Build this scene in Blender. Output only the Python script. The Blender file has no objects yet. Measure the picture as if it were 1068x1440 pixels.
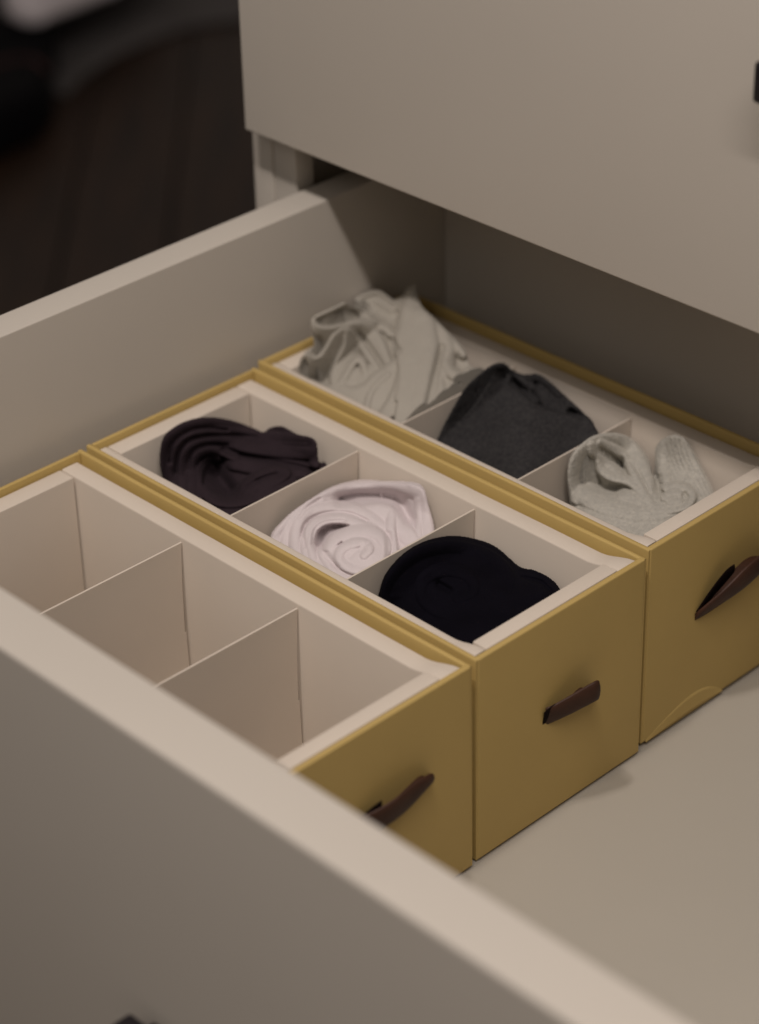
import bpy, bmesh, math, random
import numpy as np
from mathutils import Vector, Matrix, noise as mnoise

scene = bpy.context.scene
COL = scene.collection
random.seed(7)

# ------------------------------------------------------------------ camera
F_PX, IW, IH = 3411.7, 1068.0, 1440.0
CAM_LOC = Vector((0.78651, -0.82332, 0.95349))
CAM_ROT = (1.01764, 0.02166, 0.79587)
cd = bpy.data.cameras.new("camera")
cam = bpy.data.objects.new("camera", cd)
COL.objects.link(cam)
cam.location = CAM_LOC
cam.rotation_euler = CAM_ROT
cd.sensor_width = 36.0
cd.sensor_fit = 'AUTO'
cd.lens = F_PX / IH * 36.0
cd.clip_start = 0.05
cd.clip_end = 60
cd.dof.use_dof = True
cd.dof.focus_distance = 1.50
cd.dof.aperture_fstop = 3.6
cd.dof.aperture_blades = 0
scene.camera = cam

# ------------------------------------------------------------------ world and lamps
w = bpy.data.worlds.new("World")
scene.world = w
w.use_nodes = True
bgn = w.node_tree.nodes["Background"]
bgn.inputs[0].default_value = (1.0, 0.875, 0.78, 1)
bgn.inputs[1].default_value = 0.205

def area(name, loc, target, size, energy, color, size_y=None):
    ld = bpy.data.lights.new(name, 'AREA')
    ld.energy = energy
    ld.color = color
    ld.size = size
    if size_y:
        ld.shape = 'RECTANGLE'
        ld.size_y = size_y
    else:
        ld.shape = 'DISK'
    o = bpy.data.objects.new(name, ld)
    COL.objects.link(o)
    o.location = loc
    o.rotation_euler = (Vector(target) - Vector(loc)).to_track_quat('-Z', 'Y').to_euler()
    return o

WARM = (1.0, 0.905, 0.85)
area("ceiling_lamp", (0.00, -0.77, 2.35), (0.0, 0.05, 0.1), 0.12, 11.0, WARM)
area("ceiling_lamp", (-0.05, -0.62, 2.35), (0.0, 0.05, 0.1), 0.12, 6.0, WARM)
strip = area("strip_fill", (0.95, -0.75, 2.30), (0.95, 0.05, 0.1), 1.5, 30.0, WARM, 0.10)  # added long fill, brightens the faces turned towards +x
area("front_fill", (0.3, -2.1, 2.3), (0.0, 0.1, 0.2), 1.2, 5.5, (1.0, 0.92, 0.85))  # added soft fill for the faces turned towards -y

scene.view_settings.view_transform = 'Standard'
scene.view_settings.look = 'None'
scene.view_settings.exposure = -0.08
scene.view_settings.gamma = 1.0
scene.render.resolution_x = 759
scene.render.resolution_y = 1024
scene.cycles.use_denoising = True
scene.cycles.max_bounces = 8
scene.cycles.diffuse_bounces = 5

# ------------------------------------------------------------------ materials
def mat(name, color, rough=0.6, spec=0.4, var=0.05, scale=6.0, bump=0.0, bscale=200.0,
        fuzz=0.0, color2=None, mscale=120.0, mix=0.5, bdist=0.0006, sheen_rough=0.5, coord='Object', stretch=None):
    m = bpy.data.materials.new(name)
    m.use_nodes = True
    nt = m.node_tree
    N, L = nt.nodes, nt.links
    b = N["Principled BSDF"]
    b.inputs["Roughness"].default_value = rough
    b.inputs["Specular IOR Level"].default_value = spec
    if fuzz:
        b.inputs["Sheen Weight"].default_value = fuzz
        b.inputs["Sheen Roughness"].default_value = sheen_rough
        b.inputs["Sheen Tint"].default_value = (*[min(1, c * 1.6 + 0.02) for c in color], 1)
    tc = N.new("ShaderNodeTexCoord")
    src = tc.outputs[coord]
    if stretch:
        mp = N.new("ShaderNodeMapping")
        mp.inputs["Scale"].default_value = stretch
        L.new(src, mp.inputs[0])
        src = mp.outputs[0]
    n1 = N.new("ShaderNodeTexNoise")
    n1.inputs["Scale"].default_value = scale
    n1.inputs["Detail"].default_value = 5
    L.new(src, n1.inputs["Vector"])
    mr = N.new("ShaderNodeMapRange")
    mr.inputs["From Min"].default_value = 0.3
    mr.inputs["From Max"].default_value = 0.7
    mr.inputs["To Min"].default_value = 1 - var
    mr.inputs["To Max"].default_value = 1 + var
    L.new(n1.outputs["Fac"], mr.inputs["Value"])
    mul = N.new("ShaderNodeMix")
    mul.data_type = 'RGBA'
    mul.blend_type = 'MULTIPLY'
    mul.inputs["Factor"].default_value = 1.0
    if color2:
        n2 = N.new("ShaderNodeTexNoise")
        n2.inputs["Scale"].default_value = mscale
        n2.inputs["Detail"].default_value = 4
        n2.inputs["Roughness"].default_value = 0.7
        L.new(src, n2.inputs["Vector"])
        r2 = N.new("ShaderNodeMapRange")
        r2.inputs["From Min"].default_value = 0.5 - 0.18
        r2.inputs["From Max"].default_value = 0.5 + 0.18
        L.new(n2.outputs["Fac"], r2.inputs["Value"])
        mx = N.new("ShaderNodeMix")
        mx.data_type = 'RGBA'
        mx.inputs["A"].default_value = (*color, 1)
        mx.inputs["B"].default_value = (*[color[i] * (1 - mix) + color2[i] * mix for i in range(3)], 1)
        L.new(r2.outputs["Result"], mx.inputs["Factor"])
        L.new(mx.outputs["Result"], mul.inputs["A"])
    else:
        mul.inputs["A"].default_value = (*color, 1)
    L.new(mr.outputs["Result"], mul.inputs["B"])
    L.new(mul.outputs["Result"], b.inputs["Base Color"])
    if bump:
        n3 = N.new("ShaderNodeTexNoise")
        n3.inputs["Scale"].default_value = bscale
        n3.inputs["Detail"].default_value = 3
        L.new(src, n3.inputs["Vector"])
        bp = N.new("ShaderNodeBump")
        bp.inputs["Strength"].default_value = bump
        bp.inputs["Distance"].default_value = bdist
        L.new(n3.outputs["Fac"], bp.inputs["Height"])
        L.new(bp.outputs["Normal"], b.inputs["Normal"])
    return m

M = {}
M['lacquer'] = mat("white_lacquer", (0.515, 0.475, 0.418), 0.42, 0.35, 0.025, 3, 0.05, 260, bdist=0.0003)
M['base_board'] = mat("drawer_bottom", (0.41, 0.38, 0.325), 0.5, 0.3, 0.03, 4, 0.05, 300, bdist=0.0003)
M['yellow'] = mat("mustard_paper", (0.475, 0.34, 0.120), 0.62, 0.3, 0.05, 9, 0.25, 900, bdist=0.0004)
M['liner'] = mat("cream_board", (0.61, 0.54, 0.46), 0.7, 0.2, 0.03, 9, 0.15, 900, bdist=0.0003)
M['leather'] = mat("brown_leather", (0.044, 0.018, 0.010), 0.55, 0.28, 0.25, 60, 0.4, 700, bdist=0.0005)
M['loop_shade'] = mat("loop_shade", (0.006, 0.0025, 0.002), 0.8, 0.1, 0.2, 60)  # near-black colour standing for the shade inside the pull loops
M['knob'] = mat("black_metal", (0.008, 0.006, 0.008), 0.35, 0.5, 0.05, 10)
M['white_knit'] = mat("white_knit", (0.62, 0.56, 0.565), 0.95, 0.05, 0.04, 30, 0.5, 1100, fuzz=0.35, bdist=0.0006)
M['plum_knit'] = mat("plum_knit", (0.027, 0.019, 0.023), 0.9, 0.05, 0.2, 40, 0.6, 1000, fuzz=0.30, bdist=0.0006)
M['black_knit'] = mat("black_knit", (0.0035, 0.003, 0.0055), 0.9, 0.05, 0.2, 40, 0.5, 1000, fuzz=0.05, bdist=0.0006)
M['cream_knit'] = mat("cream_knit", (0.37, 0.345, 0.30), 0.95, 0.05, 0.04, 30, 0.5, 1000, fuzz=0.3, bdist=0.0006)
M['char_knit'] = mat("charcoal_knit", (0.022, 0.021, 0.023), 0.95, 0.05, 0.15, 30, 0.8, 700, fuzz=0.15,
                     color2=(0.052, 0.050, 0.049), mscale=420, mix=0.8, bdist=0.0010)
M['heather_knit'] = mat("heather_knit", (0.48, 0.455, 0.40), 0.95, 0.05, 0.05, 30, 0.9, 600, fuzz=0.4,
                        color2=(0.33, 0.32, 0.29), mscale=380, mix=0.8, bdist=0.0012)
M['wood'] = mat("dark_wood", (0.020, 0.0090, 0.0038), 0.55, 0.3, 0.5, 3, 0.2, 60, stretch=(1, 14, 1))
M['rug'] = mat("grey_rug", (0.085, 0.078, 0.076), 0.95, 0.05, 0.15, 5, 0.6, 90, bdist=0.004)
M['bedding'] = mat("white_bedding", (0.80, 0.74, 0.76), 0.9, 0.1, 0.05, 5, 0.2, 60, bdist=0.002)
M['black_cloth'] = mat("black_cloth", (0.002, 0.0018, 0.0025), 0.8, 0.1, 0.1, 5)
M['rust_trim'] = mat("rust_trim", (0.05, 0.018, 0.016), 0.7, 0.2, 0.1, 5)

# ------------------------------------------------------------------ helpers
def link(name, bm_or_me, material, parent=None, smooth=False):
    if isinstance(bm_or_me, bmesh.types.BMesh):
        me = bpy.data.meshes.new(name)
        bm_or_me.to_mesh(me)
        bm_or_me.free()
    else:
        me = bm_or_me
        me.name = name
    me.materials.clear()
    me.materials.append(material)
    if smooth:
        for p in me.polygons:
            p.use_smooth = True
    o = bpy.data.objects.new(name, me)
    COL.objects.link(o)
    if parent:
        o.parent = parent
    return o

def thing(name, label, cat, loc=(0, 0, 0), group=None):
    o = bpy.data.objects.new(name, None)
    o.empty_display_size = 0.05
    COL.objects.link(o)
    o.location = loc
    o['label'] = label
    o['category'] = cat
    if group:
        o['group'] = group
    return o

def box_bm(x0, x1, y0, y1, z0, z1, bev=0.001, seg=2, bm=None):
    own = bm is None
    if own:
        bm = bmesh.new()
    r = bmesh.ops.create_cube(bm, size=1.0)
    vs = r['verts']
    for v in vs:
        v.co.x = x0 if v.co.x < 0 else x1
        v.co.y = y0 if v.co.y < 0 else y1
        v.co.z = z0 if v.co.z < 0 else z1
    if bev:
        es = list({e for v in vs for e in v.link_edges})
        bmesh.ops.bevel(bm, geom=es, offset=bev, segments=seg, profile=0.6, affect='EDGES')
    return bm

def auto_smooth(o, ang=40):
    me = o.data
    bm = bmesh.new()
    bm.from_mesh(me)
    for f in bm.faces:
        f.smooth = True
    for e in bm.edges:
        if len(e.link_faces) == 2 and e.calc_face_angle(0) > math.radians(ang):
            e.smooth = False
    bm.to_mesh(me)
    bm.free()
    return o

def add_box(name, parent, m, x0, x1, y0, y1, z0, z1, bev=0.001, seg=2):
    return auto_smooth(link(name, box_bm(x0, x1, y0, y1, z0, z1, bev, seg), m, parent), 50)

# wavy-topped board along x or y: top edge given as function of t
def board_x(name, parent, m, x0, x1, y0, y1, z0, ztop, n=60, bev=0.0011, wav=0.0, seed=0):
    bm = bmesh.new()
    rows = []
    for i in range(n + 1):
        x = x0 + (x1 - x0) * i / n
        zt = ztop(x)
        w1 = wav * mnoise.noise(Vector((x * 9, seed * 3.1, 0.3)))
        a, b = y0 + w1, y1 + w1
        rows.append([bm.verts.new(c) for c in (
            (x, a, z0), (x, a, zt - bev), (x, a + bev * 0.3, zt - bev * 0.3), (x, a + bev, zt),
            (x, b - bev, zt), (x, b - bev * 0.3, zt - bev * 0.3), (x, b, zt - bev), (x, b, z0))])
    for i in range(n):
        for k in range(8):
            bm.faces.new((rows[i][k], rows[i][(k + 1) % 8], rows[i + 1][(k + 1) % 8], rows[i + 1][k]))
    bm.faces.new(rows[0][::-1])
    bm.faces.new(rows[-1])
    bmesh.ops.recalc_face_normals(bm, faces=bm.faces[:])
    return auto_smooth(link(name, bm, m, parent), 50)

# ------------------------------------------------------------------ the opened drawer
XI, XO = -0.3696, -0.3946
YI, YO, YB = -0.2229, -0.2579, 0.3525
ZR = 0.245
XR = 0.43
dr = thing("open_drawer", "pulled-out white drawer that holds the yellow boxes, thick pale rim in front", "drawer", (0.02, 0.05, 0))
P = dr.location
def dbox(name, m, x0, x1, y0, y1, z0, z1, bev=0.0015, seg=3):
    return add_box(name, dr, m, x0 - P.x, x1 - P.x, y0 - P.y, y1 - P.y, z0, z1, bev, seg)
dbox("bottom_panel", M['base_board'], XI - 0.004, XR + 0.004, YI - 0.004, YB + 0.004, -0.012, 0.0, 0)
fp = dbox("front_panel", M['lacquer'], -0.432, 0.475, YO, YI, -0.16, ZR, 0.0028, 4)
dbox("side_panel", M['lacquer'], XO, XI, YI + 0.0003, YB + 0.018, -0.04, ZR, 0.0012)
dbox("side_panel", M['lacquer'], XR, XR + 0.025, YI + 0.0003, YB + 0.018, -0.04, ZR, 0.0012)
dbox("back_panel", M['lacquer'], XI + 0.0003, XR - 0.0003, YB, YB + 0.016, -0.04, ZR - 0.002, 0.0012)

def knob(parent, x, y, z, P):
    # square black block on a short neck, standing out towards -y
    bm = box_bm(x - P.x, x + 0.028 - P.x, y - 0.024 - P.y, y - 0.0095 - P.y, z - 0.024 - P.z, z - P.z, 0.003, 3)
    box_bm(x + 0.008 - P.x, x + 0.020 - P.x, y - 0.012 - P.y, y - 0.0002 - P.y, z - 0.017 - P.z, z - 0.008 - P.z, 0.001, 1, bm)
    o = link("knob", bm, M['knob'], parent)
    auto_smooth(o, 50)
    return o
knob(dr, 0.0035, YO, 0.0625, P)

# ------------------------------------------------------------------ the chest around it
YU = 0.215
ZU = 0.287
up = thing("closed_drawer", "shut white drawer front overhanging the opened drawer, black knob at its edge", "drawer", (0.02, YU, ZU))
UP = up.location
add_box("front_panel", up, M['lacquer'], -0.430 - UP.x, 0.475 - UP.x, 0.0, 0.0175, 0.0, 0.30, 0.0015, 3)
add_box("drawer_body", up, M['lacquer'], -0.385 - UP.x, 0.44 - UP.x, 0.0177, 0.48, 0.022, 0.24, 0.001)
knob(up, 0.0265, YU, 0.464, UP)

ch = thing("dresser", "white chest of drawers body, its left side panel seen beyond the opened drawer", "dresser", (0.02, 0.45, -0.62))
CP = ch.location
def cbox(name, m, x0, x1, y0, y1, z0, z1, bev=0.001):
    return add_box(name, ch, m, x0 - CP.x, x1 - CP.x, y0 - CP.y, y1 - CP.y, z0 - CP.z, z1 - CP.z, bev)
cbox("side_panel", M['lacquer'], -0.444, -0.424, 0.2335, 0.75, -0.62, 0.62)
cbox("stile", M['lacquer'], -0.4238, -0.4005, 0.2350, 0.252, -0.62, 0.62)
cbox("side_panel", M['lacquer'], 0.464, 0.484, 0.2335, 0.75, -0.62, 0.62)
cbox("back_panel", M['lacquer'], -0.4235, 0.4635, 0.735, 0.747, -0.60, 0.62)
cbox("top_panel", M['lacquer'], -0.450, 0.490, 0.205, 0.755, 0.6205, 0.645)
cbox("runner", M['knob'], -0.4235, -0.412, 0.30, 0.72, 0.02, 0.06)

# ------------------------------------------------------------------ yellow storage boxes
BL, BW, BH = 0.3573, 0.150, 0.1496

def make_box(label, px, py, pz, idx, groove=False):
    t = thing("storage_box", label, "box", (px, py, pz), "yellow lined storage boxes in the drawer")
    s = 0.0035
    Y = M['yellow']
    L_, W_ = BL, BW
    wob = 0.0007
    # shell: four covered boards and a base; local origin = front right bottom corner, x from -L to 0, y from 0 to W
    rise = 0.0014 * (idx == 2)
    board_x("shell_front", t, Y, -L_, 0, 0, s, 0.0022, lambda x: BH + 0.0004 * mnoise.noise(Vector((x * 14, idx, 1))), wav=wob, seed=idx)
    board_x("shell_back", t, Y, -L_, 0, W_ - s, W_, 0.0022, lambda x: BH + 0.0004 * mnoise.noise(Vector((x * 14, idx, 7))), wav=wob, seed=idx + 9)
    add_box("shell_end", t, Y, -L_ + 0.0002, -L_ + s, s + 0.0002, W_ - s - 0.0002, 0.0022, BH - 0.0002, 0.0009)
    add_box("shell_end", t, Y, -s, 0.0006, 0.0012, W_ - 0.0012, 0.0022, BH + 0.0002, 0.0012, 3)
    add_box("shell_base", t, Y, -L_ + 0.0037, -0.0037, 0.0037, W_ - 0.0037, 0.0, 0.0035, 0)
    # inner tray of thick cream board, its long sides set a little lower than the shell
    Lm = M['liner']
    xl, xr_ = -L_ + s + 0.0012, -s - 0.0008
    til, tir, tf, tb = 0.0145, 0.0115, 0.0090, 0.0135
    def topz(x):
        k = max(0.0, min(1.0, (x + 0.030) / 0.022))
        k = k * k * (3 - 2 * k)
        return BH - 0.0050 * (1 - k) - 0.0012 * k + 0.0003 * mnoise.noise(Vector((x * 20, idx, 3)))
    yf0 = s + 0.0006
    yb1 = W_ - s - 0.0040
    board_x("liner_front", t, Lm, xl, xr_ - 0.0005, yf0, yf0 + tf, 0.004, lambda x: topz(x) + 0.0004, wav=0.0004, seed=idx + 3)
    # the back board leans out at its right end, hiding the yellow strip there
    bm = bmesh.new()
    n = 70
    rows = []
    for i in range(n + 1):
        x = xl + (xr_ - xl) * i / n
        k = max(0.0, min(1.0, (x + 0.024) / 0.018))
        out = yb1 + 0.0029 * k * k
        z = topz(x)
        b = 0.001
        rows.append([bm.verts.new(c) for c in (
            (x, yb1 - tb, 0.004), (x, yb1 - tb, z - b), (x, yb1 - tb + b * 0.4, z - b * 0.3), (x, yb1 - tb + b, z),
            (x, out - b, z), (x, out - b * 0.3, z - b * 0.3), (x, out, z - b), (x, out, 0.004))])
    for i in range(n):
        for k in range(8):
            bm.faces.new((rows[i][k], rows[i][(k + 1) % 8], rows[i + 1][(k + 1) % 8], rows[i + 1][k]))
    bm.faces.new(rows[0][::-1]); bm.faces.new(rows[-1])
    bmesh.ops.recalc_face_normals(bm, faces=bm.faces[:])
    auto_smooth(link("liner_back", bm, Lm, t), 50)
    yi0, yi1 = yf0 + tf, yb1 - tb
    add_box("liner_end", t, Lm, xl + 0.0002, xl + til, yi0 + 0.0004, yi1 - 0.0013, 0.004, BH - 0.0046, 0.001)
    add_box("liner_end", t, Lm, xr_ - tir, xr_ - 0.0003, yi0 + 0.0003, yi1 - 0.0003, 0.004, BH - 0.0008, 0.001)
    add_box("liner_base", t, Lm, xl + til, xr_ - tir, yi0, yi1, 0.003, 0.006, 0)
    # dividers: thin card whose far edge stands a hair off the back board, with the jog of its tab
    for dx in (-0.2313, -0.1243):
        bm = bmesh.new()
        th = 0.00135
        zt = 0.1415 if idx != 1 else 0.1415
        g = [(0.0060, 0.0004), (0.040, 0.0006), (0.0402, 0.0016), (0.074, 0.0022), (0.0742, 0.0034), (0.112, 0.0027), (0.136, 0.0013), (zt, 0.0005)]
        prof = [(yi0 + 0.0002, 0.0062)] + [(yi1 - gg, zz) for zz, gg in g] + [(yi0 + 0.0002, zt)]
        lean = 0.0014 * random.uniform(-1, 1)
        vs = [[bm.verts.new((dx + sx * th / 2 + lean * (1 - z / zt), y, z)) for (y, z) in prof] for sx in (-1, 1)]
        bm.faces.new(vs[0]); bm.faces.new(vs[1][::-1])
        k = len(prof)
        for i in range(k):
            bm.faces.new((vs[0][i], vs[1][i], vs[1][(i + 1) % k], vs[0][(i + 1) % k]))
        bmesh.ops.recalc_face_normals(bm, faces=bm.faces[:])
        link("divider", bm, Lm, t)
    return t

def pull(t, path, h, shade_path):
    """leather strap let into the end board at both ends, bowed outwards; path of (x, y, z, tilt, height factor)"""
    def ribbon(pts, th, bm):
        pl = catmull(pts, 8)
        rings = []
        for i, p in enumerate(pl):
            q0, q1 = pl[max(0, i - 1)], pl[min(len(pl) - 1, i + 1)]
            tan = Vector(q1[:3]) - Vector(q0[:3])
            tan.normalize()
            upv = Vector((0, 0, 1))
            out = tan.cross(upv)
            out.normalize()
            if out.x < 0 and abs(out.x) > abs(out.y):
                out = -out
            upv = (Matrix.Rotation(p[3], 3, tan) @ upv)
            nrm = tan.cross(upv)
            nrm.normalize()
            c = Vector(p[:3])
            hh = h * p[4] * 0.5
            ring = []
            prof = [(-1, -0.5), (-0.94, -1), (-0.5, -1), (0, -1), (0.5, -1), (0.94, -1), (1, -0.5), (1, 0.5), (0.94, 1), (0.5, 1), (0, 1), (-0.5, 1), (-0.94, 1), (-1, 0.5)]
            for a_, b_ in prof:
                cup = 0.0010 * (1 - a_ * a_)
                ring.append(bm.verts.new(c + upv * (a_ * hh) + nrm * (b_ * th * 0.5 + cup)))
            rings.append(ring)
        k = len(rings[0])
        for i in range(len(rings) - 1):
            for j in range(k):
                bm.faces.new((rings[i][j], rings[i][(j + 1) % k], rings[i + 1][(j + 1) % k], rings[i + 1][j]))
        bm.faces.new(rings[0][::-1])
        bm.faces.new(rings[-1])
    bm = bmesh.new()
    ribbon(path, 0.0016, bm)
    # unseen web added under the loop so its floor shadow fills in
    pl = catmull(path, 4)
    up_, dn_ = [], []
    for p in pl:
        z = p[2] - h * p[4] * 0.36
        dn_.append((bm.verts.new((0.0005, p[1], z - 0.0005)), bm.verts.new((max(p[0] - 0.0004, 0.0006), p[1], z - 0.0005))))
        up_.append((bm.verts.new((0.0005, p[1], z + 0.0005)), bm.verts.new((max(p[0] - 0.0004, 0.0006), p[1], z + 0.0005))))
    for i in range(len(pl) - 1):
        bm.faces.new((up_[i][0], up_[i][1], up_[i + 1][1], up_[i + 1][0]))
        bm.faces.new((dn_[i][0], dn_[i + 1][0], dn_[i + 1][1], dn_[i][1]))
        bm.faces.new((up_[i][1], dn_[i][1], dn_[i + 1][1], up_[i + 1][1]))
        bm.faces.new((up_[i][0], up_[i + 1][0], dn_[i + 1][0], dn_[i][0]))
    bmesh.ops.recalc_face_normals(bm, faces=bm.faces[:])
    o = link("pull_strap", bm, M['leather'], t, True)
    auto_smooth(o, 50)
    bm = bmesh.new()
    ribbon(shade_path, 0.0008, bm)
    bmesh.ops.recalc_face_normals(bm, faces=bm.faces[:])
    auto_smooth(link("loop_shade_strip", bm, M['loop_shade'], t, True), 50)  # dark ribbon put in as the shade within the loop
    return o

def catmull(pts, n=8, closed=False):
    pts = [np.array(p, float) for p in pts]
    m = len(pts)
    out = []
    rng = range(m) if closed else range(m - 1)
    for i in rng:
        if closed:
            p0, p1, p2, p3 = pts[(i - 1) % m], pts[i], pts[(i + 1) % m], pts[(i + 2) % m]
        else:
            p1, p2 = pts[i], pts[i + 1]
            p0 = pts[i - 1] if i else 2 * p1 - p2
            p3 = pts[i + 2] if i + 2 < m else 2 * p2 - p1
        for k in range(n):
            t = k / n
            out.append(0.5 * ((2 * p1) + (-p0 + p2) * t + (2 * p0 - 5 * p1 + 4 * p2 - p3) * t * t + (-p0 + 3 * p1 - 3 * p2 + p3) * t ** 3))
    if not closed:
        out.append(pts[-1])
    return np.array(out)

b1 = make_box("empty yellow box nearest the drawer front, three bare cream compartments", 0.0013, -0.155, 0.0, 0)
b2 = make_box("middle yellow box, holding plum, white and black rolled socks", 0.0, 0.0, 0.0, 1)
b3 = make_box("yellow box farthest from the drawer front, holding cream, charcoal and heather grey socks", -0.0028, 0.1558, 0.0016, 2)
pull(b1, [(0.0004, 0.055, 0.086, 0.1, 1.0), (0.006, 0.061, 0.089, 0.12, 1.05), (0.010, 0.075, 0.0925, 0.1, 1.0), (0.010, 0.089, 0.0950, 0, 0.85), (0.0092, 0.1045, 0.0972, 0, 0.5), (0.006, 0.1105, 0.094, 0, 0.4), (0.0004, 0.114, 0.088, 0, 0.4)], 0.0165,
     [(0.0004, 0.053, 0.085, 0.3, 0.8), (0.0035, 0.062, 0.0915, 0.3, 0.9), (0.0055, 0.070, 0.0965, 0.3, 0.6)])
pull(b2, [(0.0004, 0.0600, 0.0785, 0.25, 1.0), (0.0030, 0.0630, 0.0800, 0.22, 1.0), (0.0080, 0.0723, 0.0838, 0.10, 0.98), (0.0120, 0.0835, 0.0870, 0, 0.97), (0.0140, 0.0900, 0.0885, 0, 0.97), (0.0125, 0.0935, 0.0865, 0, 0.9), (0.007, 0.099, 0.0785, 0, 0.7), (0.0004, 0.1025, 0.073, 0, 0.6)], 0.0150,
     [(0.0004, 0.0572, 0.0770, 0.35, 0.95), (0.0014, 0.0600, 0.0790, 0.35, 1.0), (0.0028, 0.0640, 0.0815, 0.35, 0.95)])
pull(b3, [(0.0004, 0.0485, 0.0770, 0.5, 0.35), (0.004, 0.0530, 0.0815, 0.5, 0.7), (0.010, 0.064, 0.0900, 0.35, 0.92), (0.014, 0.078, 0.0975, 0.1, 1.0), (0.015, 0.0935, 0.1020, 0, 0.9), (0.013, 0.104, 0.102, 0, 0.9), (0.008, 0.112, 0.098, 0, 0.8), (0.0004, 0.117, 0.093, 0, 0.7)], 0.0165,
     [(0.0004, 0.0490, 0.0790, 0.5, 0.35), (0.0030, 0.0580, 0.0890, 0.45, 0.9), (0.0060, 0.0680, 0.0985, 0.35, 1.0), (0.0080, 0.0760, 0.1040, 0.2, 0.5)])

# lifted paper skin low on the farthest box's end
bm = bmesh.new()
npl = 26
top = []
bot = []
for i in range(npl + 1):
    s = i / npl
    y = 0.004 + 0.078 * s
    zt = 0.003 + 0.0150 * math.sin(min(1, s * 1.0) * math.pi * 0.62) ** 1.0 * (1 - s ** 5)
    top.append((y, zt))
rows = []
for (y, zt) in top:
    r = []
    for q in range(6):
        k = q / 5
        z = 0.0018 + (zt - 0.0018) * k
        r.append(bm.verts.new((0.00062 + 0.0006 * (1 - k) ** 1.5, y, z)))
    rows.append(r)
for i in range(npl):
    for q in range(5):
        bm.faces.new((rows[i][q], rows[i + 1][q], rows[i + 1][q + 1], rows[i][q + 1]))
bk = [[bm.verts.new((0.0006, v.co.y, v.co.z)) for v in (r[0], r[-1])] for r in rows]
for i in range(npl):
    bm.faces.new((rows[i][0], bk[i][0], bk[i + 1][0], rows[i + 1][0]))
    bm.faces.new((rows[i][5], rows[i + 1][5], bk[i + 1][1], bk[i][1]))
bmesh.ops.recalc_face_normals(bm, faces=bm.faces[:])
link("lifted_paper", bm, M['yellow'], b3, True)

# ------------------------------------------------------------------ socks: sculpted relief on real depth
RM = np.array(cam.rotation_euler.to_matrix())
CL = np.array(CAM_LOC)
def rays(u, v):
    d = np.stack([(u - IW / 2) / F_PX, -(v - IH / 2) / F_PX, -np.ones_like(u)], -1) @ RM.T
    return d / np.linalg.norm(d, axis=-1, keepdims=True)

def dist_poly(U, V, pl, closed=False):
    """distance, signed side and interpolated extra columns along a polyline"""
    best = np.full(U.shape, 1e9)
    side = np.zeros(U.shape)
    ex = [np.zeros(U.shape) for _ in range(pl.shape[1] - 2)]
    n = len(pl)
    for i in range(n if closed else n - 1):
        a, b = pl[i], pl[(i + 1) % n]
        dx, dy = b[0] - a[0], b[1] - a[1]
        l2 = dx * dx + dy * dy + 1e-9
        t = np.clip(((U - a[0]) * dx + (V - a[1]) * dy) / l2, 0, 1)
        qx, qy = U - (a[0] + t * dx), V - (a[1] + t * dy)
        d = np.hypot(qx, qy)
        m = d < best
        best[m] = d[m]
        side[m] = np.sign(dx * qy - dy * qx)[m]
        for k in range(len(ex)):
            ex[k][m] = (a[k + 2] + t * (b[k + 2] - a[k + 2]))[m]
    return best, side, ex

def inside(U, V, pl):
    c = np.zeros(U.shape, bool)
    n = len(pl)
    for i in range(n):
        x1, y1 = pl[i][:2]
        x2, y2 = pl[(i + 1) % n][:2]
        if y1 == y2:
            continue
        m = ((y1 > V) != (y2 > V)) & (U < (x2 - x1) * (V - y1) / (y2 - y1) + x1)
        c ^= m
    return c

def blur(H, n=1):
    for _ in range(n):
        P_ = np.pad(H, 1, mode='edge')
        H = (P_[:-2, 1:-1] + P_[2:, 1:-1] + 2 * P_[1:-1, 1:-1]) / 4
        P_ = np.pad(H, 1, mode='edge')
        H = (P_[1:-1, :-2] + P_[1:-1, 2:] + 2 * P_[1:-1, 1:-1]) / 4
    return H

def vnoise(U, V, s, seed):
    """smooth value noise, period about s pixels"""
    rs = np.random.RandomState(seed)
    g = rs.rand(64, 64)
    x, y = U / s, V / s
    xi, yi = np.floor(x).astype(int), np.floor(y).astype(int)
    fx, fy = x - xi, y - yi
    fx, fy = fx * fx * (3 - 2 * fx), fy * fy * (3 - 2 * fy)
    G = lambda a, b: g[a % 64, b % 64]
    return (G(xi, yi) * (1 - fx) * (1 - fy) + G(xi + 1, yi) * fx * (1 - fy) + G(xi, yi + 1) * (1 - fx) * fy + G(xi + 1, yi + 1) * fx * fy) - 0.5

PXU = 1.5 / F_PX     # one picture pixel at the socks, in metres

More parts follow.
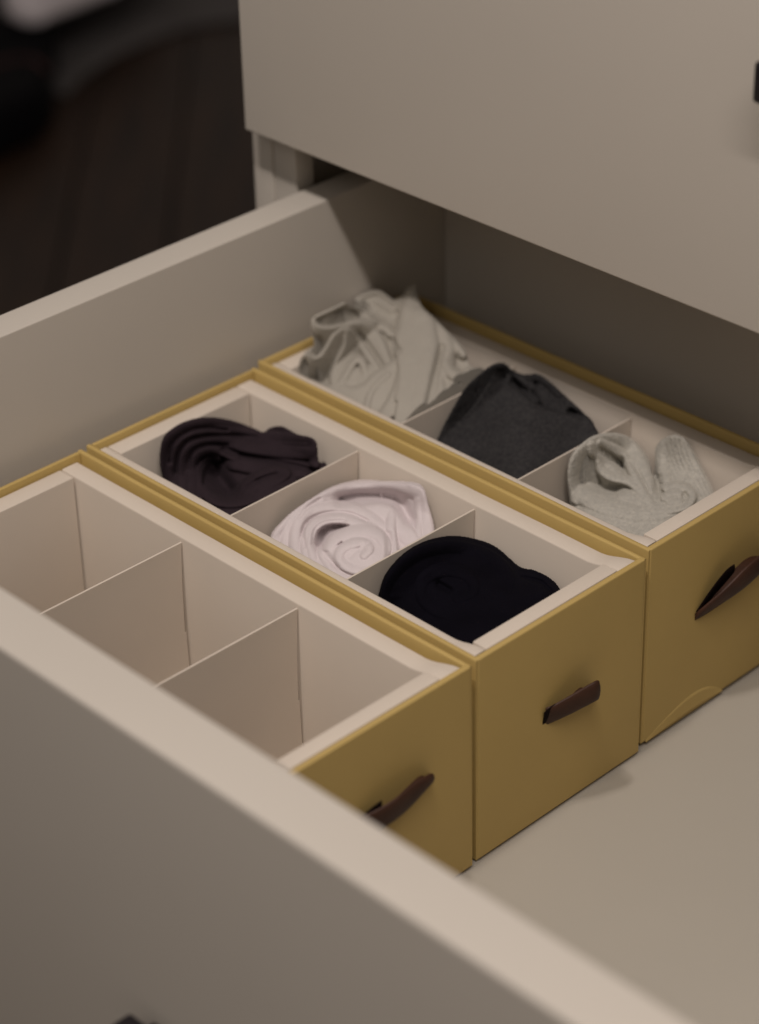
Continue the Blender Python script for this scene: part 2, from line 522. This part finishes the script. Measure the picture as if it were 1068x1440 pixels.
def sock(name, label, material, outline, plane, dome, tubes, pockets, bounds, rimz=0.146,
         sheets=(), step=0.9, nz=1.2, seed=1, floor=0.012, edge=6, soft=2, gain=1.2, wallrest=True):
    ol = catmull(outline, 6, True)
    u0, v0 = ol.min(0) - 2
    u1, v1 = ol.max(0) + 2
    us = np.arange(u0, u1, step)
    vs = np.arange(v0, v1, step)
    U, V = np.meshgrid(us, vs)
    mask = inside(U, V, ol)
    de, _, _ = dist_poly(U, V, ol, True)
    R_, H_ = dome
    q = np.clip(de / R_, 0, 1)
    H = H_ * np.sqrt(np.clip(1 - (1 - q) ** 2, 0, 1))
    for sh in sheets:       # (polygon, height at pixel as a function, softness)
        pl, fn, sf = sh
        pl = catmull(pl, 4, True)
        m = inside(U, V, pl)
        d, _, _ = dist_poly(U, V, pl, True)
        hv = fn(U, V) * 1.0 - sf * (1 - np.sqrt(np.clip(1 - (1 - np.clip(d / sf, 0, 1)) ** 2, 0, 1)))
        H = np.where(m, np.maximum(H, hv), H)
    for tb in tubes:
        pts, opt = tb[0], (tb[1] if len(tb) > 1 else {})
        pl = catmull(pts, 7)
        d, sd, (hh, rr) = dist_poly(U, V, pl)
        asp = opt.get('asp', 1.1)
        rr = np.maximum(rr, 0.5)
        prof = hh + rr * asp * (np.sqrt(np.clip(1 - (d / rr) ** 2, 0, 1)) - 1)
        m = d < rr
        if 'slope' in opt:  # one side runs on as a falling sheet of cloth
            s_side, slope, wid = opt['slope']
            onside = (sd * s_side > 0)
            prof = np.where(onside, hh - slope * d - 16 * (d / wid) ** 3, prof)
            m = np.where(onside, d < wid, m)
        if 'rib' in opt:
            a, per = opt['rib']
            prof = prof + a * np.cos(2 * np.pi * d * sd / per)
        H = np.where(m, np.maximum(H, prof), H)
    for pts, depth, wid in pockets:
        pl = catmull([(p[0], p[1]) for p in pts], 6)
        pl = np.hstack([pl, np.zeros((len(pl), 1))])
        d, _, _ = dist_poly(U, V, pl)
        H = H - 1.3 * depth * np.exp(-(d / wid) ** 2)
    H = blur(H, soft)
    H = H + nz * vnoise(U, V, 17, seed) + nz * 0.5 * vnoise(U, V, 7.3, seed + 5) + nz * 0.18 * vnoise(U, V, 3.1, seed + 9)
    # round the silhouette over
    H = H - edge * (1 - np.sqrt(np.clip(1 - (1 - np.clip(de / edge, 0, 1)) ** 2, 0, 1)))
    D = rays(U, V)
    (yf, zf), (yb, zb) = plane
    # plane containing the x direction
    nrm = np.array([0, -(zb - zf), (yb - yf)])
    nrm = nrm / np.linalg.norm(nrm)
    p0 = np.array([0, yf, zf])
    T = ((p0 - CL) @ nrm) / (D @ nrm)
    xa, xb, ya, yb_ = bounds
    # cloth resting against the back and left walls of its compartment
    T1 = np.minimum(T, (yb_ - 0.0020 - CL[1]) / D[..., 1])
    T1 = np.minimum(T1, (xa + 0.0020 - CL[0]) / D[..., 0])
    if wallrest:        # rounded, not creased, where it turns up against a wall
        k_ = 0.009
        Tw = np.minimum((yb_ - 0.0020 - CL[1]) / D[..., 1], (xa + 0.0020 - CL[0]) / D[..., 0])
        T1 = np.minimum(T, Tw) - k_ * np.log1p(np.exp(-np.abs(T - Tw) / k_)) * 0.75
        T1 = blur(T1, 12)
    T = T1 - np.maximum(H, -35) * PXU * gain if wallrest else np.where((CL + D * T[..., None])[..., 2] < rimz, T1, T) - H * PXU * gain
    # never through the near wall or the divider on the right
    T = np.maximum(T, (xb - 0.0012 - CL[0]) / D[..., 0])
    T = np.maximum(T, (ya + 0.0012 - CL[1]) / D[..., 1])
    Pn = CL + D * T[..., None]
    over = np.maximum(0, Pn[..., 2] - (rimz - 0.0035)) * 3.0     # cloth may spill past a wall only above its rim
    Pn[..., 0] = np.clip(Pn[..., 0], xa + 0.0015 - over, xb - 0.0012 + over)
    Pn[..., 1] = np.clip(Pn[..., 1], ya + 0.0012 - over, yb_ - 0.0015 + over)
    Pn[..., 2] = np.maximum(Pn[..., 2], floor + 0.002)
    idx = -np.ones(U.shape, int)
    cell = mask[:-1, :-1] & mask[1:, :-1] & mask[:-1, 1:] & mask[1:, 1:]
    used = np.zeros(U.shape, bool)
    used[:-1, :-1] |= cell; used[1:, :-1] |= cell; used[:-1, 1:] |= cell; used[1:, 1:] |= cell
    idx[used] = np.arange(used.sum())
    verts = [tuple(p) for p in Pn[used]]
    faces = []
    edges = {}
    for r, c in zip(*np.nonzero(cell)):
        f = (idx[r, c], idx[r + 1, c], idx[r + 1, c + 1], idx[r, c + 1])
        faces.append(f)
        for k in range(4):
            e = (f[k], f[(k + 1) % 4])
            if (e[1], e[0]) in edges:
                del edges[(e[1], e[0])]
            else:
                edges[e] = 1
    # body below the relief: skirt drawn in, down to the tray
    cx = np.mean([v[0] for v in verts]); cy = np.mean([v[1] for v in verts])
    low_id, mid_id, bot_id = {}, {}, {}
    for (a, b) in list(edges):
        for vtx in (a, b):
            if vtx not in bot_id:
                x, y, z = verts[vtx]
                zm = max(floor, z - 0.012)
                mid_id[vtx] = len(verts)
                verts.append((min(max(x + (cx - x) * 0.02, xa), xb), min(max(y + (cy - y) * 0.02 + 0.001, ya), yb_), zm))
                bot_id[vtx] = len(verts)
                verts.append((min(max(x + (cx - x) * 0.22, xa), xb), min(max(y + (cy - y) * 0.22, ya), yb_), floor))
        faces.append((b, a, mid_id[a], mid_id[b]))
        faces.append((mid_id[b], mid_id[a], bot_id[a], bot_id[b]))
    me = bpy.data.meshes.new(name)
    me.from_pydata(verts, [], faces)
    me.validate()
    o = link(name, me, material, None, True)
    o['label'] = label
    o['category'] = "sock"
    return o

def T_(pts, h, r, **k):
    """points with constant or per-point height / radius"""
    n = len(pts)
    hs = h if isinstance(h, (list, tuple)) else [h] * n
    rs = r if isinstance(r, (list, tuple)) else [r] * n
    return ([(p[0], p[1], hs[i], rs[i]) for i, p in enumerate(pts)], k)

# compartments of the boxes (inner faces)
X0, X1, X2, X3, X4, X5 = -0.3370, -0.2322, -0.2302, -0.1254, -0.1234, -0.0170
Y2 = (0.0145, 0.1280)
Y3 = (0.1700, 0.2840)
e_ = 0.0006

# --- white
sock("rolled_sock", "white socks coiled into a loose spiral in the middle compartment of the middle box", M['white_knit'],
     [(381, 752), (392, 737), (411, 719), (443, 697), (471, 682), (507, 674), (542, 676), (580, 677), (596, 685), (603, 708), (612, 750),
      (600, 790), (540, 832), (497, 838), (440, 805), (386, 772)],
     ((0.02, 0.106), (0.125, 0.122)), (30, 12),
     [T_([(384, 772), (389, 757), (402, 740), (426, 717), (457, 699), (490, 687), (530, 685), (575, 688)], [16, 18, 20, 22, 24, 24, 22, 22], 9),
      T_([(575, 687), (590, 696), (596, 715), (603, 750), (606, 775)], [22, 22, 20, 18, 16], [9, 11, 12, 13, 13]),
      T_([(398, 778), (405, 750), (420, 727), (447, 709), (470, 700)], [20, 24, 26, 27, 24], 7),
      T_([(419, 785), (415, 765), (418, 743), (433, 724), (461, 715), (491, 714), (520, 727), (540, 742)], [28, 30, 33, 35, 36, 36, 34, 28], 9),
      T_([(430, 785), (428, 768), (432, 747), (446, 731), (468, 724), (497, 727), (520, 738)], [30, 33, 36, 37, 38, 37, 32], 5),
      T_([(440, 785), (437, 768), (440, 748), (453, 734), (475, 730), (505, 735), (526, 743)], [32, 35, 38, 40, 41, 40, 34], 7),
      T_([(462, 769), (478, 755), (505, 747), (528, 751), (541, 766), (536, 786), (517, 800), (494, 799), (478, 788), (480, 774), (495, 765), (511, 764), (520, 772), (512, 781)],
         [43, 45, 46, 46, 45, 43, 42, 44, 46, 48, 50, 51, 51, 50], [9, 10, 10, 9.5, 9.5, 9.5, 9, 8.5, 8, 7.5, 7.5, 7, 6.5, 6]),
      T_([(503, 775), (516, 777)], 44.5, 25, asp=0.3),
      T_([(466, 775), (480, 785), (500, 795)], [40, 41, 40], 13),
      T_([(430, 782), (448, 790), (466, 806), (490, 820)], [26, 28, 28, 24], 12),
      T_([(455, 778), (470, 800), (495, 812), (520, 808)], [34, 33, 32, 28], 10),
      T_([(512, 716), (530, 713), (549, 717), (562, 730), (578, 748), (588, 762)], [28, 30, 31, 28, 24, 20], [6, 6, 6, 6, 6, 6], slope=(1, 0.12, 26)),
      T_([(551, 722), (550, 745), (554, 775), (556, 800)], [33, 33, 31, 28], 7),
      T_([(588, 702), (588, 725), (590, 755)], [23, 21, 18], 5)],
     [([(452, 752), (449, 764)], 18, 7), ([(458, 746), (466, 742), (480, 741)], 8, 5), ([(407, 748), (409, 772)], 0.5, 5),
      ([(512, 768), (517, 764)], 3, 2.5), ([(547, 752), (547, 790)], 7, 5), ([(480, 703), (505, 697), (545, 698), (562, 706), (576, 730)], 19, 8),
      ([(458, 778), (474, 797)], 3.5, 4), ([(492, 784), (502, 774), (510, 765)], 1.6, 2), ([(428, 768), (427, 743), (438, 729), (461, 721), (491, 722), (517, 733)], 5, 2.2), ([(421, 727), (434, 713), (450, 702)], 4, 2.2), ([(440, 766), (441, 750), (448, 739), (462, 733), (485, 732)], 3.5, 2)],
     (X2 + e_, X3 - e_, *Y2), seed=3)

# --- black
sock("rolled_sock", "black socks rolled into a smooth dome in the right compartment of the middle box", M['black_knit'],
     [(534, 829), (543, 805), (566, 779), (596, 761), (633, 753), (668, 757), (699, 769), (731, 796), (751, 801), (775, 813), (789, 830),
      (784, 845), (760, 875), (700, 925), (660, 935), (600, 900), (548, 865), (533, 845)],
     ((0.02, 0.104), (0.125, 0.118)), (70, 42),
     [T_([(548, 862), (551, 824), (572, 795), (610, 776), (655, 775), (695, 792), (716, 822), (702, 852), (662, 868), (620, 860), (594, 838), (600, 814), (630, 802), (660, 811), (666, 832), (643, 842)],
         [24, 28, 31, 33, 34, 35, 36, 37, 39, 42, 44, 46, 48, 48, 47, 46], [14, 14, 14, 14, 14, 14, 14, 14, 14, 13, 12, 11, 11, 10, 9, 8]),
      T_([(733, 803), (752, 807), (770, 817), (783, 832)], [16, 16, 15, 13], 6),
      T_([(725, 815), (745, 822), (765, 835)], [24, 22, 18], 12)],
     [([(618, 822), (632, 830)], 9, 5), ([(736, 812), (760, 818), (776, 832)], 6, 3)],
     (X4 + e_, X5 - e_, *Y2), seed=4, nz=1.0)

# --- plum
sock("folded_sock", "dark plum socks folded in long loops in the left compartment of the middle box", M['plum_knit'],
     [(226, 660), (225, 635), (232, 611), (258, 593), (290, 586), (324, 590), (356, 601), (370, 607), (380, 601), (397, 599), (419, 610),
      (436, 614), (446, 622), (449, 648), (458, 650), (460, 662), (440, 690), (380, 730), (335, 745), (290, 725), (240, 690)],
     ((0.02, 0.104), (0.125, 0.118)), (26, 14),
     [T_([(236, 690), (231, 655), (236, 622), (258, 603), (290, 596), (332, 601), (365, 611)], [16, 20, 24, 26, 27, 25, 20], 10),
      T_([(250, 695), (243, 660), (250, 628), (272, 612), (307, 608), (346, 612), (385, 617), (425, 619)], [22, 26, 30, 32, 33, 32, 30, 26], 10),
      T_([(376, 608), (396, 605), (415, 614)], [14, 16, 16], 8),
      T_([(258, 698), (256, 668), (262, 638), (282, 624), (310, 620), (346, 626), (390, 631), (436, 634)], [28, 32, 35, 37, 37, 36, 34, 30], [9, 9, 9, 9, 9, 12, 14, 14]),
      T_([(436, 618), (441, 632), (443, 652)], [27, 27, 24], 8),
      T_([(268, 700), (268, 672), (272, 650), (284, 637), (305, 634), (330, 642)], [32, 36, 39, 41, 41, 36], 7),
      T_([(330, 650), (360, 655), (390, 656), (425, 661)], [30, 30, 28, 24], 13),
      T_([(279, 700), (280, 680), (281, 662), (290, 650), (305, 645)], [34, 38, 40, 40, 36], 6),
      T_([(285, 690), (300, 702), (325, 706), (350, 702), (380, 690), (410, 676)], [38, 38, 37, 37, 35, 30], 9),
      T_([(322, 702), (334, 693), (345, 679), (368, 666), (392, 660), (405, 666), (392, 676), (366, 688)], [37, 39, 40, 41, 40, 38, 38, 38], 5),
      T_([(345, 692), (368, 678), (394, 669)], 37, 8),
      T_([(280, 715), (320, 722), (360, 715), (400, 695)], [26, 27, 27, 24], 14)],
     [([(299, 655), (308, 672), (322, 690)], 32, 12), ([(314, 632), (344, 642), (380, 648), (417, 655), (441, 662)], 10, 3.2), ([(239, 650), (244, 624), (266, 607), (290, 602), (320, 605)], 6, 2.4), ([(248, 665), (251, 640), (262, 622), (280, 615), (320, 612), (360, 614)], 6, 2.4), ([(266, 660), (270, 636), (290, 626), (320, 626)], 5, 2.4), ([(362, 676), (388, 668)], 3.5, 3),
      ([(350, 620), (400, 626), (434, 628)], 2.5, 2)],
     (X0 + e_, X1 - e_, *Y2), seed=5)

# --- heather grey
sock("folded_sock", "heather grey knit socks with a ribbed cuff in the right compartment of the farthest box", M['heather_knit'],
     [(798, 664), (804, 638), (829, 615), (854, 608), (879, 611), (898, 624), (913, 645), (919, 667), (925, 660), (921, 632), (933, 616), (951, 611),
      (967, 620), (988, 655), (1007, 700), (995, 735), (920, 775), (875, 765), (815, 728), (800, 690)],
     ((0.185, 0.108), (0.285, 0.124)), (24, 12),
     [T_([(812, 700), (806, 675), (811, 650), (822, 632), (840, 620)], [20, 23, 25, 27, 27], 11),
      T_([(832, 622), (852, 617), (874, 620), (892, 636), (904, 660), (914, 690), (920, 712)], [25, 28, 30, 31, 31, 30, 28], [9, 10, 11, 11, 11, 11, 10]),
      T_([(846, 624), (868, 634), (884, 652), (898, 678), (912, 704)], [34, 36, 37, 37, 36], 7),
      T_([(833, 627), (834, 640), (843, 658), (860, 670), (884, 677), (902, 692), (918, 712)], [34, 36, 38, 38, 38, 37, 34], [6, 6, 8, 8, 7, 6, 6]),
      T_([(842, 634), (852, 648), (868, 664)], [33, 34, 34], 9),
      T_([(876, 695), (895, 700), (910, 712)], [34, 34, 33], 9),
      T_([(818, 694), (840, 706), (870, 715), (906, 720), (945, 714), (975, 698)], [26, 30, 33, 34, 33, 28], [14, 18, 20, 20, 18, 12], rib=(0.5, 5.5)),
      T_([(830, 730), (870, 740), (910, 745), (950, 735)], [24, 26, 26, 22], 24),
      T_([(938, 585), (948, 632), (956, 655), (974, 690), (990, 722)], [20, 22, 24, 24, 20], [24, 24, 26, 26, 24], rib=(0.7, 6.0), asp=0.7),
      T_([(930, 625), (930, 650), (936, 672)], [22, 25, 26], 10),
      T_([(934, 700), (946, 693), (958, 695), (956, 703), (942, 706)], [38, 40, 40, 39, 38], 6),
      T_([(936, 686), (952, 683), (968, 688), (974, 700), (964, 712), (940, 718)], [34, 37, 39, 39, 38, 36], 6)],
     [([(846, 633), (862, 646), (874, 652)], 13, 4), ([(874, 648), (876, 658)], 14, 6), ([(832, 648), (835, 668), (848, 684), (872, 689)], 17, 5.5),
      ([(962, 694), (961, 701)], 6, 2.5), ([(884, 646), (900, 668), (914, 694)], 5, 2.2), ([(926, 672), (924, 690)], 10, 5)],
     (X4 - 0.0028 + e_, X5 - 0.0028 - e_, *Y3), seed=6, nz=1.6)

# --- charcoal
sock("folded_sock", "charcoal wool socks folded over like a hood in the middle compartment of the farthest box", M['char_knit'],
     [(620, 606), (636, 575), (654, 545), (676, 524), (693, 512), (709, 510), (722, 520), (738, 526), (758, 526), (777, 539), (800, 560), (822, 580),
      (837, 598), (835, 625), (745, 690), (700, 678), (640, 645), (616, 625)],
     ((0.185, 0.112), (0.285, 0.136)), (30, 10),
     [T_([(690, 516), (700, 518), (712, 532), (726, 550), (748, 571), (775, 582), (800, 588), (828, 594)], [36, 37, 38, 39, 40, 38, 34, 28], 6, slope=(1, 0.10, 130)),
      T_([(640, 590), (655, 560), (672, 538), (692, 520)], [20, 24, 30, 34], 16),
      T_([(700, 514), (714, 517), (726, 530), (738, 543)], [28, 30, 30, 28], 6),
      T_([(738, 531), (757, 531), (772, 541), (784, 556)], [24, 26, 26, 24], 8),
      T_([(760, 548), (768, 562), (790, 574)], [26, 28, 26], 10),
      T_([(790, 560), (808, 572), (826, 587)], [20, 20, 18], 7),
      T_([(745, 540), (740, 555), (750, 566)], [24, 26, 28], 7)],
     [([(706, 524), (709, 530)], 16, 6), ([(722, 538), (735, 547), (740, 552)], 12, 5), ([(805, 578), (818, 586)], 10, 4), ([(650, 600), (690, 640)], 2, 14)],
     (X2 - 0.0038 + e_, X3 - 0.0028 - e_, *Y3), seed=8, nz=2.0, soft=3)

# --- cream
def drape(U, V):
    return 34 - 0.10 * np.abs(U - 592) - 0.03 * (V - 430)
sock("crumpled_sock", "cream grey knit sock bundle crumpled up above the rim of the farthest box", M['cream_knit'],
     [(421, 508), (432, 492), (441, 484), (437, 455), (443, 443), (473, 429), (498, 416), (529, 407), (542, 412), (554, 421), (564, 416), (574, 404),
      (584, 400), (588, 410), (594, 430), (613, 448), (638, 473), (654, 491), (663, 514), (680, 518), (672, 533), (652, 560), (650, 580),
      (600, 612), (560, 612), (500, 585), (450, 555), (424, 530)],
     ((0.178, 0.124), (0.285, 0.164)), (20, 8),
     [T_([(443, 447), (473, 433), (500, 420), (529, 411), (543, 417), (556, 425), (568, 418)], [16, 16, 15, 14, 13, 12, 12], 3.6),
      T_([(441, 450), (446, 460), (462, 464), (484, 459), (504, 456), (520, 464), (533, 482), (545, 508)], [18, 24, 28, 30, 31, 31, 30, 26], [4, 5, 5, 5.5, 7, 9, 9, 7], slope=(1, 0.45, 34)),
      T_([(506, 454), (528, 456), (545, 464), (556, 480), (560, 498)], [18, 20, 21, 20, 18], 7),
      T_([(520, 476), (535, 500), (548, 522)], [24, 24, 22], 7),
      T_([(424, 505), (432, 500), (446, 505), (460, 492), (472, 473), (482, 465), (489, 466)], [12, 20, 24, 27, 30, 32, 32], [5, 5, 5.5, 5.5, 5, 4.5, 4], slope=(1, 0.35, 40)),
      T_([(489, 466), (486, 488), (476, 508), (468, 528), (470, 542)], [33, 33, 32, 31, 28], 4.5, slope=(-1, 0.5, 22)),
      T_([(470, 544), (482, 534), (494, 514), (504, 505), (511, 514), (514, 528)], [28, 31, 33, 34, 32, 28], 6),
      T_([(466, 448), (490, 443), (515, 440)], 9, 13, asp=0.3),
      T_([(500, 470), (515, 492), (530, 514)], [26, 27, 26], 8),
      T_([(492, 520), (505, 530), (520, 525)], [25, 26, 26], 12, asp=0.5),
      T_([(481, 546), (497, 550), (514, 545), (528, 531), (546, 519), (562, 508)], [31, 35, 37, 38, 37, 35], 6.5, slope=(1, 0.16, 60)),
      T_([(516, 572), (520, 556), (530, 540), (546, 526)], [36, 39, 40, 40], 5),
      T_([(484, 538), (496, 536)], 26, 9),
      T_([(540, 585), (554, 572)], 37, 11),
      T_([(540, 580), (552, 560), (561, 538), (566, 515)], [37, 40, 42, 42], 6),
      T_([(579, 412), (568, 438), (562, 466), (563, 496), (566, 526), (560, 560)], [26, 36, 42, 45, 46, 44], 6, slope=(-1, 0.02, 50)),
      T_([(590, 450), (594, 490), (590, 530), (580, 590)], [40, 44, 45, 42], [22, 25, 24, 26], asp=0.75),
      T_([(600, 445), (620, 472), (626, 500), (620, 530), (612, 580)], [26, 28, 28, 30, 28], 16),
      T_([(626, 560), (640, 575), (620, 600)], [28, 26, 26], 20),
      T_([(608, 455), (634, 478), (650, 498)], [20, 20, 17], 8),
      T_([(628, 486), (624, 505), (634, 524), (650, 530), (664, 525), (678, 520)], [24, 30, 33, 33, 30, 24], [7, 8, 9, 8, 7, 5]),
      T_([(620, 530), (632, 545), (640, 565), (636, 590)], [26, 27, 26, 22], 14)],
     [([(486, 446), (505, 440), (525, 434), (548, 446)], 10, 9), ([(560, 440), (556, 462)], 8, 5), ([(500, 535), (494, 540)], 1, 6), ([(446, 492), (448, 480)], 10, 6),
      ([(505, 468), (520, 488), (537, 514)], 7, 3), ([(622, 488), (613, 520), (604, 560), (599, 590)], 6, 4.5), ([(642, 505), (652, 516)], 7, 9),
      ([(626, 534), (636, 552)], 3, 5), ([(550, 478), (560, 492)], 8, 4), ([(574, 414), (566, 432)], 4, 2.5), ([(432, 490), (440, 497)], 6, 4)],
     (-0.3395 + e_, X1 - 0.0028 - e_, *Y3), rimz=0.1535, gain=1.4, wallrest=False, seed=9, nz=1.8, soft=2)

# ------------------------------------------------------------------ dark room beyond
FZ = -0.62
fl = bpy.data.objects.new("floor", None)
COL.objects.link(fl)
fl['kind'] = "structure"
bmf = box_bm(-6, 4, -4, 6, FZ - 0.06, FZ - 0.020, 0)
link("subfloor", bmf, M['wood'], fl)
bw = 0.16
ang = math.radians(47)
base_me = None
for i in range(-8, 9):
    if base_me is None:
        bm = box_bm(0, 4.2, 0, bw - 0.004, -0.02, 0.0, 0.0015, 1)
        o = link("floor_board", bm, M['wood'], fl)
        base_me = o.data
    else:
        o = bpy.data.objects.new("floor_board", base_me)
        COL.objects.link(o)
        o.parent = fl
    c = Vector((-2.0, 1.4, FZ))
    dirv = Vector((-math.sin(ang), math.cos(ang), 0))
    side = Vector((math.cos(ang), math.sin(ang), 0))
    o.location = c + side * (i * bw) - dirv * 1.6
    o.rotation_euler = (0, 0, ang + math.pi / 2)

def hitz(u, v, z):
    d = rays(np.array(float(u)), np.array(float(v)))
    t = (z - CL[2]) / d[2]
    return Vector(CL + d * t)

def slab(name, pts, z0, z1, m, parent=None, bev=0.01, seg=3):
    bm = bmesh.new()
    vs = [bm.verts.new((p.x, p.y, z0)) for p in pts]
    f = bm.faces.new(vs)
    r = bmesh.ops.extrude_face_region(bm, geom=[f])
    for v in r['geom']:
        if isinstance(v, bmesh.types.BMVert):
            v.co.z = z1
    bmesh.ops.recalc_face_normals(bm, faces=bm.faces[:])
    if bev:
        bmesh.ops.bevel(bm, geom=[e for e in bm.edges], offset=bev, segments=seg, profile=0.6, affect='EDGES')
    return auto_smooth(link(name, bm, m, parent), 60)

rug_pts = [hitz(*q, FZ) for q in [(40, 60), (62, 128), (92, 140), (120, 112), (160, 84), (215, 60), (262, 43), (345, 30), (420, 0), (420, -120), (100, -120)]]
rug = slab("rug", rug_pts, FZ + 0.001, FZ + 0.012, M['rug'], None, 0.003, 1)
rug['label'] = "dark grey rug with a curved edge lying on the brown floor in the background"
rug['category'] = "rug"

# low bench with a white cushion, black bag in front of it
bn = thing("bench", "low black bench with a rounded white cushion in the top left corner, out of focus", "bench", (0, 0, FZ))
zc = FZ + 0.10
cp = [hitz(*q, zc) for q in [(0, -60), (8, 30), (30, 42), (60, 40), (165, -2), (230, -40), (200, -160), (0, -160)]]
cu = slab("cushion", cp, 0.10, 0.19, M['bedding'], bn, 0.03, 4)
fr = slab("frame", [hitz(*q, FZ + 0.09) for q in [(-60, -40), (60, -30), (70, 20), (76, 45), (60, 62), (-60, 80)]], 0.002, 0.095, M['black_cloth'], bn, 0.01, 1)
bag = thing("bag", "black bag with a thin rust-coloured trim standing below the white cushion", "bag", (0, 0, FZ))
zb = FZ + 0.09
bp = [hitz(*q, zb) for q in [(-60, 60), (0, 62), (55, 60), (70, 75), (72, 105), (48, 128), (0, 152), (-60, 180)]]
slab("bag_body", bp, 0.003, 0.09, M['black_cloth'], bag, 0.02, 2)
# trim: a piped line along the bag's top
tr = catmull([tuple(hitz(*q, zb)) for q in [(-30, 98), (0, 90), (25, 84), (50, 86), (66, 100)]], 6)
bm = bmesh.new()
prev = None
for p in tr:
    ring = [bm.verts.new((p[0] + 0.004 * math.cos(a), p[1] + 0.004 * math.cos(a), 0.091 + 0.004 * math.sin(a))) for a in [k * math.pi / 3 for k in range(6)]]
    if prev:
        for k in range(6):
            bm.faces.new((prev[k], prev[(k + 1) % 6], ring[(k + 1) % 6], ring[k]))
    prev = ring
link("trim", bm, M['rust_trim'], bag, True)
